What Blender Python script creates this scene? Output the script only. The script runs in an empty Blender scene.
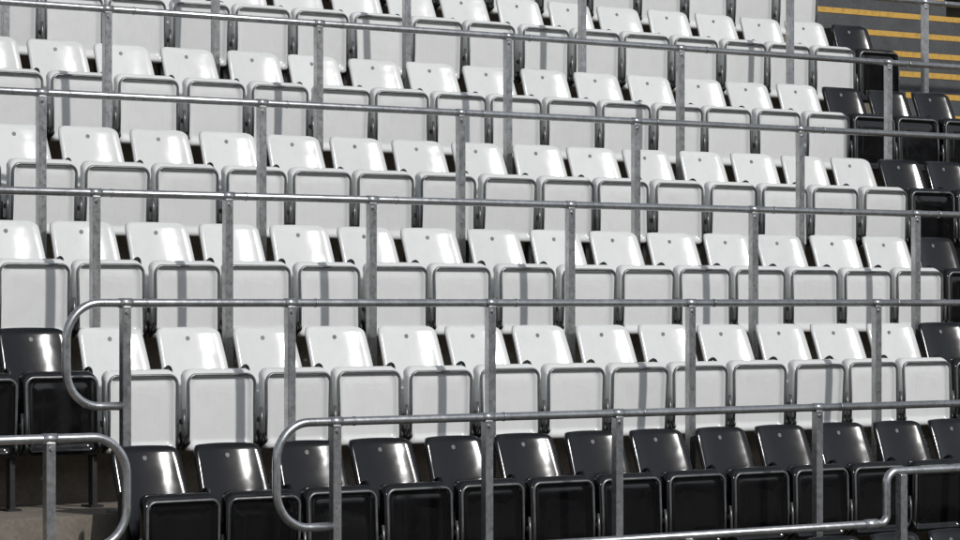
import bpy, bmesh, math, random
from mathutils import Vector, Matrix
random.seed(4)
sc=bpy.context.scene
BETA=math.radians(35.54)
RISE=.64; DEP=.887; Y1=13.64; ZC=4.0; BH=1.15
def Yb(i): return Y1+(i-1)*DEP
def Zr(i): return ZC+(i-1)*RISE
def Zt(i): return Zr(i)-BH
# ---------- materials
def newmat(n):
    m=bpy.data.materials.new(n); m.use_nodes=True
    nt=m.node_tree; b=nt.nodes['Principled BSDF']; return m,nt,b
def N(nt,t,**k):
    n=nt.nodes.new(t)
    for a,v in k.items(): setattr(n,a,v)
    return n
def noise(nt,vec,scale,detail=4,rough=.6):
    n=N(nt,'ShaderNodeTexNoise'); n.inputs['Scale'].default_value=scale
    n.inputs['Detail'].default_value=detail; n.inputs['Roughness'].default_value=rough
    if vec: nt.links.new(vec,n.inputs['Vector'])
    return n.outputs['Fac']
def ramp(nt,fac,a,b,ca,cb):
    r=N(nt,'ShaderNodeValToRGB'); e=r.color_ramp.elements
    e[0].position=a;e[0].color=ca;e[1].position=b;e[1].color=cb
    nt.links.new(fac,r.inputs[0]); return r.outputs['Color']
def g(v): return (v,v,v,1)
def mul(nt,a,b,f=1.0):
    m=N(nt,'ShaderNodeMixRGB',blend_type='MULTIPLY'); m.inputs[0].default_value=f
    nt.links.new(a,m.inputs[1]); nt.links.new(b,m.inputs[2]); return m.outputs[0]
def worldvec(nt,scale=(1,1,1)):
    ge=N(nt,'ShaderNodeNewGeometry'); mp=N(nt,'ShaderNodeMapping')
    mp.inputs['Scale'].default_value=scale
    nt.links.new(ge.outputs['Position'],mp.inputs[0]); return mp.outputs[0]
def bump(nt,b,fac,s,d=.002):
    bp=N(nt,'ShaderNodeBump'); bp.inputs['Strength'].default_value=s; bp.inputs['Distance'].default_value=d
    nt.links.new(fac,bp.inputs['Height']); nt.links.new(bp.outputs[0],b.inputs['Normal'])
def plastic(name,col,dirt,rough,dustcol=None,bd=.006):
    m,nt,b=newmat(name)
    v=worldvec(nt,(1,1,1)); vs=worldvec(nt,(14,14,2.2))
    oi=N(nt,'ShaderNodeObjectInfo')
    c=ramp(nt,oi.outputs['Random'],0,1,tuple(x*.92 for x in col)+(1,),tuple(col)+(1,))
    if dustcol is None:
        c=mul(nt,c,ramp(nt,noise(nt,v,9,6),.30,.55,g(1-dirt),g(1)))
        c=mul(nt,c,ramp(nt,noise(nt,vs,3,5),.28,.45,g(1-dirt),g(1)))
        c=mul(nt,c,ramp(nt,noise(nt,v,160,2),.24,.30,g(.8),g(1)))
    else:
        mx=N(nt,'ShaderNodeMixRGB'); nt.links.new(ramp(nt,noise(nt,v,7,7),.5,.9,g(0),g(.12)),mx.inputs[0])
        nt.links.new(c,mx.inputs[1]); mx.inputs[2].default_value=dustcol; c=mx.outputs[0]
    nt.links.new(c,b.inputs['Base Color'])
    nt.links.new(ramp(nt,noise(nt,v,6,5),.3,.7,g(rough*.8),g(rough*1.4)),b.inputs['Roughness'])
    b.inputs['IOR'].default_value=1.5
    bump(nt,b,noise(nt,v,9,1),.35,bd)
    return m
M_white=plastic('white_plastic',(.775,.785,.772),.04,.16)
M_black=plastic('black_plastic',(.006,.006,.0065),.1,.13,(.04,.038,.036,1),.004)
def steel(name,v,rough,metal):
    m,nt,b=newmat(name); w=worldvec(nt)
    c=ramp(nt,noise(nt,w,22,5,.7),.3,.7,(v*.72,v*.735,v*.74,1),(v*1.1,v*1.11,v*1.12,1))
    c=mul(nt,c,ramp(nt,noise(nt,w,3.5,4),.35,.6,g(.8),g(1)))
    nt.links.new(c,b.inputs['Base Color']); b.inputs['Metallic'].default_value=metal
    nt.links.new(ramp(nt,noise(nt,w,30,4),.3,.7,g(rough*.8),g(rough*1.3)),b.inputs['Roughness']); return m
M_galv=steel('galvanised_steel',.62,.30,.88)
M_rod=steel('seat_frame_steel',.26,.35,.7)
M_dark=steel('dark_bracket',.035,.45,.2)
M_tag=steel('tag_metal',.22,.5,.1)
def concrete(name,col):
    m,nt,b=newmat(name); w=worldvec(nt)
    c=ramp(nt,noise(nt,w,2.5,9,.65),.3,.7,tuple(x*.6 for x in col)+(1,),tuple(x*1.15 for x in col)+(1,))
    c=mul(nt,c,ramp(nt,noise(nt,w,45,5),.3,.6,g(.75),g(1)))
    nt.links.new(c,b.inputs['Base Color']); b.inputs['Roughness'].default_value=.9
    bump(nt,b,noise(nt,w,60,5),.5,.004); return m
M_conc=concrete('terrace_concrete',(.235,.205,.17))
M_step=concrete('step_concrete',(.10,.105,.11))
M_ground=concrete('ground_tarmac',(.06,.06,.06))
M_dkst=concrete('reflection_stand_dark',(.05,.05,.055))  # dark tone of the added stand that the seats reflect
m,nt,b=newmat('yellow_paint'); w=worldvec(nt)
nt.links.new(ramp(nt,noise(nt,w,25,6),.3,.5,(.40,.24,.05,1),(.62,.37,.07,1)),b.inputs['Base Color']); b.inputs['Roughness'].default_value=.6
M_yel=m
# ---------- mesh helpers
def box(bm,x0,x1,y0,y1,z0,z1,mi=0,bev=0):
    vs=[bm.verts.new((x,y,z)) for x in(x0,x1) for y in(y0,y1) for z in(z0,z1)]
    fs=[]
    for q in((0,1,3,2),(4,6,7,5),(0,4,5,1),(2,3,7,6),(0,2,6,4),(1,5,7,3)):
        f=bm.faces.new([vs[k] for k in q]); f.material_index=mi; fs.append(f)
    if bev:
        es=list({e for f in fs for e in f.edges})
        r=bmesh.ops.bevel(bm,geom=es,offset=bev,segments=2,affect='EDGES',profile=.5)
        for f in r['faces']: f.material_index=mi
def tube(bm,pts,r,n=10,mi=0,cap=True):
    pts=[Vector(p) for p in pts]; rings=[]
    t0=(pts[1]-pts[0]).normalized()
    up=Vector((0,0,1)) if abs(t0.z)<.9 else Vector((0,1,0))
    a=t0.cross(up).normalized()
    for k,p in enumerate(pts):
        if k==0:t=t0
        elif k==len(pts)-1:t=(pts[-1]-pts[-2]).normalized()
        else:t=((pts[k+1]-p).normalized()+(p-pts[k-1]).normalized()).normalized()
        a=(a-t*a.dot(t)).normalized(); c=t.cross(a)
        rings.append([bm.verts.new(p+(a*math.cos(2*math.pi*j/n)+c*math.sin(2*math.pi*j/n))*r) for j in range(n)])
    for k in range(len(rings)-1):
        for j in range(n):
            f=bm.faces.new((rings[k][j],rings[k][(j+1)%n],rings[k+1][(j+1)%n],rings[k+1][j])); f.material_index=mi; f.smooth=True
    if cap:
        for rg in(rings[0],rings[-1][::-1]):
            f=bm.faces.new(rg); f.material_index=mi
def rounded(pts,rad,seg=7):
    P=[Vector(p) for p in pts]; out=[P[0]]
    for k in range(1,len(P)-1):
        r=rad[k-1] if isinstance(rad,(list,tuple)) else rad
        a=(P[k-1]-P[k]).normalized(); c=(P[k+1]-P[k]).normalized()
        ang=a.angle(c); d=r/math.tan(ang/2)
        s=P[k]+a*d; cen=P[k]+(a+c).normalized()*(r/math.sin(ang/2))
        va=s-cen; vb=P[k]+c*d-cen; tot=va.angle(vb); ax=va.cross(vb).normalized()
        for j in range(seg+1): out.append(cen+Matrix.Rotation(tot*j/seg,3,ax)@va)
    out.append(P[-1]); return out
def finish(bm,name,mats):
    bmesh.ops.recalc_face_normals(bm,faces=bm.faces)
    me=bpy.data.meshes.new(name); bm.to_mesh(me); bm.free()
    for m in mats: me.materials.append(m)
    return me
def obj(name,me,loc=(0,0,0)):
    o=bpy.data.objects.new(name,me); sc.collection.objects.link(o); o.location=loc; return o
# ---------- seat
PITCH=.513
def seat_mesh(name,shell,pantilt,backtilt=0,warp=0):
    bm=bmesh.new()
    z0,z1=.40,1.01; H=z1-z0; W=.234
    zs=[0,.02,.06,.12,.2,.3,.4,.5,.6,.7,.78,.85,.9,.935,.96,.98,.992,1.0]
    NU=18
    def bp(u,v,off):
        d=(1-v)*H; rt=.05
        w=W - .022*v
        if d<rt: w-= rt-math.sqrt(max(0,rt*rt-(rt-d)**2))
        x=u*w
        lean=.02+.185*v+.03*(v**3)
        y=-.055+lean - .055*(abs(u)**2.2)*(1-.35*v) +.007*math.sin(v*math.pi)+warp*u*v
        e=max(0,abs(x)/ (w+1e-6)-.93)/.07
        y+=.014*e*e*(w/W)+ (.022*max(0,1-d/.03)**2)
        return (x,y+off+backtilt*(v-.2),z0+v*H-.004*u*u*v)
    G=[[[bm.verts.new(bp(-1+2*i/NU,v,off)) for i in range(NU+1)] for v in zs] for off in(0,.014)]
    for s in(0,1):
        for a in range(len(zs)-1):
            for i in range(NU):
                f=bm.faces.new((G[s][a][i],G[s][a][i+1],G[s][a+1][i+1],G[s][a+1][i])); f.smooth=True
    def bridge(A,B):
        for k in range(len(A)-1):
            try:
                f=bm.faces.new((A[k],A[k+1],B[k+1],B[k])); f.smooth=True
            except ValueError: pass
    bridge([r[0] for r in G[0]],[r[0] for r in G[1]]); bridge([r[-1] for r in G[0]],[r[-1] for r in G[1]])
    bridge(G[0][-1],G[1][-1]); bridge(G[0][0],G[1][0])
    c=Vector(bp(0,.89,0))
    tube(bm,[c+Vector((0,.004,-.001)),c+Vector((0,-.004,.001))],.0135,12,2)
    pw,ph=.238,.47; zb=.30
    piv=Vector((0,-.17,zb+.05)); R=Matrix.Rotation(pantilt,3,'X')
    def T(p): return piv+R@(Vector(p)-piv)
    def ring(inset,y,rc):
        pts=[]; w=pw-inset; lo=zb+inset; hi=zb+ph-inset; rb=max(.01,rc*.6)
        for (cx,cz,r,a0) in((w-rb,lo+rb,rb,-90),(w-rc,hi-rc,rc,0),(-w+rc,hi-rc,rc,90),(-w+rb,lo+rb,rb,180)):
            for j in range(7):
                a=math.radians(a0+90*j/6)
                pts.append((cx+r*math.cos(a),y,cz+r*math.sin(a)))
        out=[]
        for x,yy,z in pts:
            t=(z-zb)/ph
            yy2=yy+.2*max(0,t-.86) - .014*math.sin(t*math.pi)
            out.append(bm.verts.new(T((x*(1-.03*(1-t)),yy2,z))))
        return out
    RR=[ring(.03,-.160,.05),ring(.006,-.165,.06),ring(0,-.182,.065),ring(0,-.215,.065),ring(.005,-.226,.062),ring(.014,-.23,.055),ring(.036,-.23,.045),ring(.042,-.217,.042),ring(.07,-.214,.035),ring(.12,-.212,.03)]
    for a in range(len(RR)-1):
        n=len(RR[0])
        for j in range(n):
            f=bm.faces.new((RR[a][j],RR[a][(j+1)%n],RR[a+1][(j+1)%n],RR[a+1][j])); f.smooth=True
    bm.faces.new(RR[-1]); bm.faces.new(RR[0][::-1])
    w=pw-.017; hi=zb+ph-.034; y=-.238
    path=rounded([(-w,y,zb+.06),(-w,y-.006,(hi+zb)/2),(-w,y,hi),(w,y,hi),(w,y-.006,(hi+zb)/2),(w,y,zb+.06)],[.2,.05,.05,.2],6)
    tube(bm,[T(p) for p in path],.0085,8,1)
    path=rounded([(-w-.004,y+.012,zb+.09),(-w-.004,y-.012,zb+.05),(-w-.004,y+.06,zb+.01)],.01,3)
    for s in(1,-1): tube(bm,[T((p[0]*s,p[1],p[2])) for p in path],.011,8,3)
    for s in(1,-1):
        x=s*.240
        tube(bm,[(x-.012,-.19,.36),(x+.012,-.19,.36)],.032,14,3)
        tube(bm,[(x-.010,-.20,.47),(x+.010,-.20,.47)],.017,10,1)
        tube(bm,[(x,-.17,.36),(x,-.04,.44),(x,-.03,.60)],.013,8,3)
    tube(bm,[(-.240,-.216,.54),(-.246,-.232,.47),(-.240,-.226,.40),(-.240,-.20,.34)],.009,8,1)
    x=-PITCH/2
    tube(bm,rounded([(x,-.10,.48),(x,-.10,.80),(x,-.02,.76),(x,-.03,.50)],.03,4),.011,8,3)
    box(bm,x-.006,x+.006,-.095,-.03,.50,.765,3,.002)
    box(bm,x-.012,x+.012,-.17,-.06,.30,.50,3,.004)
    box(bm,x-.016,x+.016,-.14,-.09,.0,.30,3,.003)
    box(bm,x-.04,x+.04,-.17,-.05,0.001,.012,3)
    box(bm,-PITCH/2+.013,PITCH/2-.013,-.12,-.07,.345,.385,1,.004)
    return finish(bm,name,[shell,M_rod,M_tag,M_dark])
VAR=((0,0,0),(.02,.006,.006),(-.03,-.004,-.005),(.05,.01,0),(.01,-.012,.008),(-.015,.014,-.008))
WV=[seat_mesh('white_seat_mesh',M_white,*t) for t in VAR]
BV=[seat_mesh('black_seat_mesh',M_black,*t) for t in VAR]
anchor={-2:8.22,-1:9.06,0:9.96,1:10.22,2:11.01,3:11.51,4:12.24,5:12.64,6:13.51,7:14.00}
blackL={1:7.51}; blackR={1:13.97,2:14.93,3:15.26,4:15.80,5:16.35,6:17.05,7:15.0}
AX0,AX1=17.2,19.2
for i in range(-2,8):
    for n in range(-22,34):
        X=anchor[i]+n*PITCH
        if X<(6.9 if i<=0 else 1.5) or X>23 or (i<0 and X<7): continue
        if AX0-.23<X<AX1+.25: continue
        bl = i<=0 or X<blackL.get(i,-9) or X>blackR.get(i,99)
        me=random.choice(BV if bl else WV)
        o=obj('black_stadium_seat' if bl else 'white_stadium_seat',me,(X+random.uniform(-.006,.006),Yb(i)+.59+random.uniform(-.006,.006),Zt(i)))
        o.rotation_euler[2]=random.uniform(-.025,.025)
        o.rotation_euler[0]=random.uniform(-.012,.012)
# ---------- terrace
bm=bmesh.new(); prof=[(Yb(-3)-.05,-.2)]
for i in range(-3,9):
    prof+= [(Yb(i)-.05,Zt(i)),(Yb(i+1)-.05,Zt(i))]
prof+=[(Yb(9)-.05,Zt(8)+2.8),(Yb(9)+.3,Zt(8)+2.8),(Yb(9)+.3,-.2)]
def extr(bm,prof,x0,x1,mi=0):
    A=[bm.verts.new((x0,y,z)) for y,z in prof]; B=[bm.verts.new((x1,y,z)) for y,z in prof]
    n=len(prof)
    for k in range(n): bm.faces.new((A[k],A[(k+1)%n],B[(k+1)%n],B[k])).material_index=mi
    bm.faces.new(A[::-1]).material_index=mi; bm.faces.new(B).material_index=mi
extr(bm,prof,-6,34)
obj('concrete_terrace',finish(bm,'terrace',[M_conc]))
def stairs(x0,x1,rows):
    bm=bmesh.new()
    for i in rows:
        yb=Yb(i+1)-.05; zt=Zt(i); s=RISE/3
        box(bm,x0,x1,yb-.59,yb+.004,zt-.004,zt+s,0)
        box(bm,x0+.001,x1-.001,yb-.295,yb+.006,zt+s-.004,zt+2*s,0)
        box(bm,x0+.002,x1-.002,yb-.003,yb+.1,zt+2*s,zt+3*s+.002,0)
        for (yy,zz) in((yb-.59,zt+s),(yb-.295,zt+2*s),(yb-.003,zt+3*s+.002)):
            box(bm,x0+.03,x1-.03,yy-.004,yy+.055,zz-.045,zz+.004,1)
    return obj('aisle_stairs',finish(bm,'stairs',[M_step,M_yel]))
stairs(AX0,AX1,range(0,8))
# ---------- unseen dark stand, added behind the camera for glossy seats to reflect
bm=bmesh.new()
pr=[(-95,0)]
for k in range(26): pr+=[(-95-k*.9,1+k*.62),(-95-(k+1)*.9,1+k*.62)]
pr+=[(-119,30),(-121,30),(-121,0)]
extr(bm,pr,-70,190,0)
extr(bm,[(-92,27),(-92,28.5),(-122,32),(-122,31)],-70,190,0)
for x in range(-66,190,16): box(bm,x-.4,x+.4,-119.2,-118,0,31,0)
obj('added_reflection_stand',finish(bm,'added_reflection_stand',[M_dkst]))
# ---------- barriers
RR_=.0235
def barrier(i,x0,x1,posts,loopL=None,loopR=None,dz=0):
    Y=Yb(i); Z=Zr(i)+dz; bm=bmesh.new(); zt=Zt(i)
    pts=[]
    if loopL: pts+= [(loopL,Y,Z-.565),(x0,Y,Z-.565),(x0,Y,Z)]
    else: pts+=[(x0,Y,Z)]
    if loopR: pts+=[(x1,Y,Z),(x1,Y,Z-.565),(loopR,Y,Z-.565)]
    else: pts+=[(x1,Y,Z)]
    tube(bm,rounded(pts,.2,12) if len(pts)>2 else pts,RR_,18)
    for x in posts:
        box(bm,x-.026,x+.026,Y-.024,Y+.024,zt+.01,Z-.018,0,.004)
        box(bm,x-.07,x+.07,Y-.03,Y+.09,zt+.001,zt+.013,0,.003)
        tube(bm,[(x-.04,Y,Z),(x+.04,Y,Z)],RR_+.0035,18)
        tube(bm,[(x,Y-.034,Z-.05),(x,Y-.02,Z-.05)],.011,6)
    for k in range(len(posts)-1):
        x=posts[k]+ (posts[k+1]-posts[k])*.12
        tube(bm,[(x-.004,Y,Z),(x+.004,Y,Z)],RR_+.003,18)
    obj('steel_crowd_barrier',finish(bm,'barrier',[M_galv]))
P={5:[8.35,9.98,11.61,13.25,15.40,16.93],4:[8.65,10.28,11.89,13.50,15.65],3:[7.73,9.29,10.85,12.36,13.91],2:[7.63,8.52,9.55,11.10,12.68,14.22],1:[7.35,8.41,9.82,11.38,12.99],0:[8.15,9.16,10.09,11.65]}
for k in (2,3,4,5):
    ps=P[k]; ps=[ps[0]-2.6,ps[0]-1.3]+ps+[ps[-1]+1.9,ps[-1]+3.4]
    barrier(k,2.0,ps[-1]+.4,ps)
ps=P[1]+[14.55,16.1]; barrier(1,6.99,16.5,ps,loopL=7.35)
ps=P[0]+[13.2,14.8]; barrier(0,7.78,15.2,ps,loopL=8.15)
barrier(0,3.4,6.88,[4.04,5.24,6.44],loopR=6.5,dz=-.045)
Y=Yb(-1); Z=Zr(-1); bm=bmesh.new(); xk=11.38
tube(bm,rounded([(7.2,Y,Z),(xk,Y,Z),(xk,Y,Z+.30),(xk+4,Y,Z+.30)],[.05,.07],8),RR_,16)
tube(bm,[(xk-.18,Y,Z),(xk-.08,Y,Z)],RR_+.006,16)
for x,zt in((xk+.12,Z+.28),(xk+1.3,Z+.28),(xk-1.5,Z-.02),(xk-2.9,Z-.02),(7.6,Z-.02)):
    box(bm,x-.026,x+.026,Y-.024,Y+.024,Zt(-1)+.01,zt,0,.004); box(bm,x-.07,x+.07,Y-.03,Y+.09,Zt(-1)+.001,Zt(-1)+.013)
obj('stepped_guard_rail',finish(bm,'guard',[M_galv]))
# ---------- ground
bm=bmesh.new(); bmesh.ops.create_grid(bm,x_segments=2,y_segments=2,size=600); obj('ground',finish(bm,'ground',[M_ground]))
# ---------- light
w=bpy.data.worlds.new('World'); sc.world=w; w.use_nodes=True; nt=w.node_tree
sky=nt.nodes.new('ShaderNodeTexSky'); sky.sky_type='NISHITA'; sky.sun_disc=False
el=math.radians(37); az=math.radians(164)
sky.sun_elevation=el; sky.sun_rotation=az; sky.dust_density=.8; sky.air_density=1.0
hs=nt.nodes.new('ShaderNodeHueSaturation'); hs.inputs['Saturation'].default_value=.38
nt.links.new(sky.outputs[0],hs.inputs['Color'])
bg=nt.nodes['Background']; bg.inputs[1].default_value=.10; nt.links.new(hs.outputs[0],bg.inputs[0])
L=bpy.data.lights.new('sun','SUN'); L.energy=2.2; L.angle=math.radians(1.8); L.color=(1,.98,.955)
lo=bpy.data.objects.new('sun',L); sc.collection.objects.link(lo)
d=Vector((math.sin(az)*math.cos(el),math.cos(az)*math.cos(el),math.sin(el)))
lo.rotation_euler=d.to_track_quat('Z','Y').to_euler()
# ---------- camera
cam=bpy.data.cameras.new('cam'); co=bpy.data.objects.new('cam',cam); sc.collection.objects.link(co)
cam.sensor_width=36; cam.lens=105; cam.shift_y=33/960; cam.clip_end=2000
co.location=(0,0,ZC); co.rotation_euler=(math.radians(90),0,-BETA)
sc.camera=co
sc.view_settings.view_transform='Standard'; sc.view_settings.look='None'; sc.view_settings.exposure=0
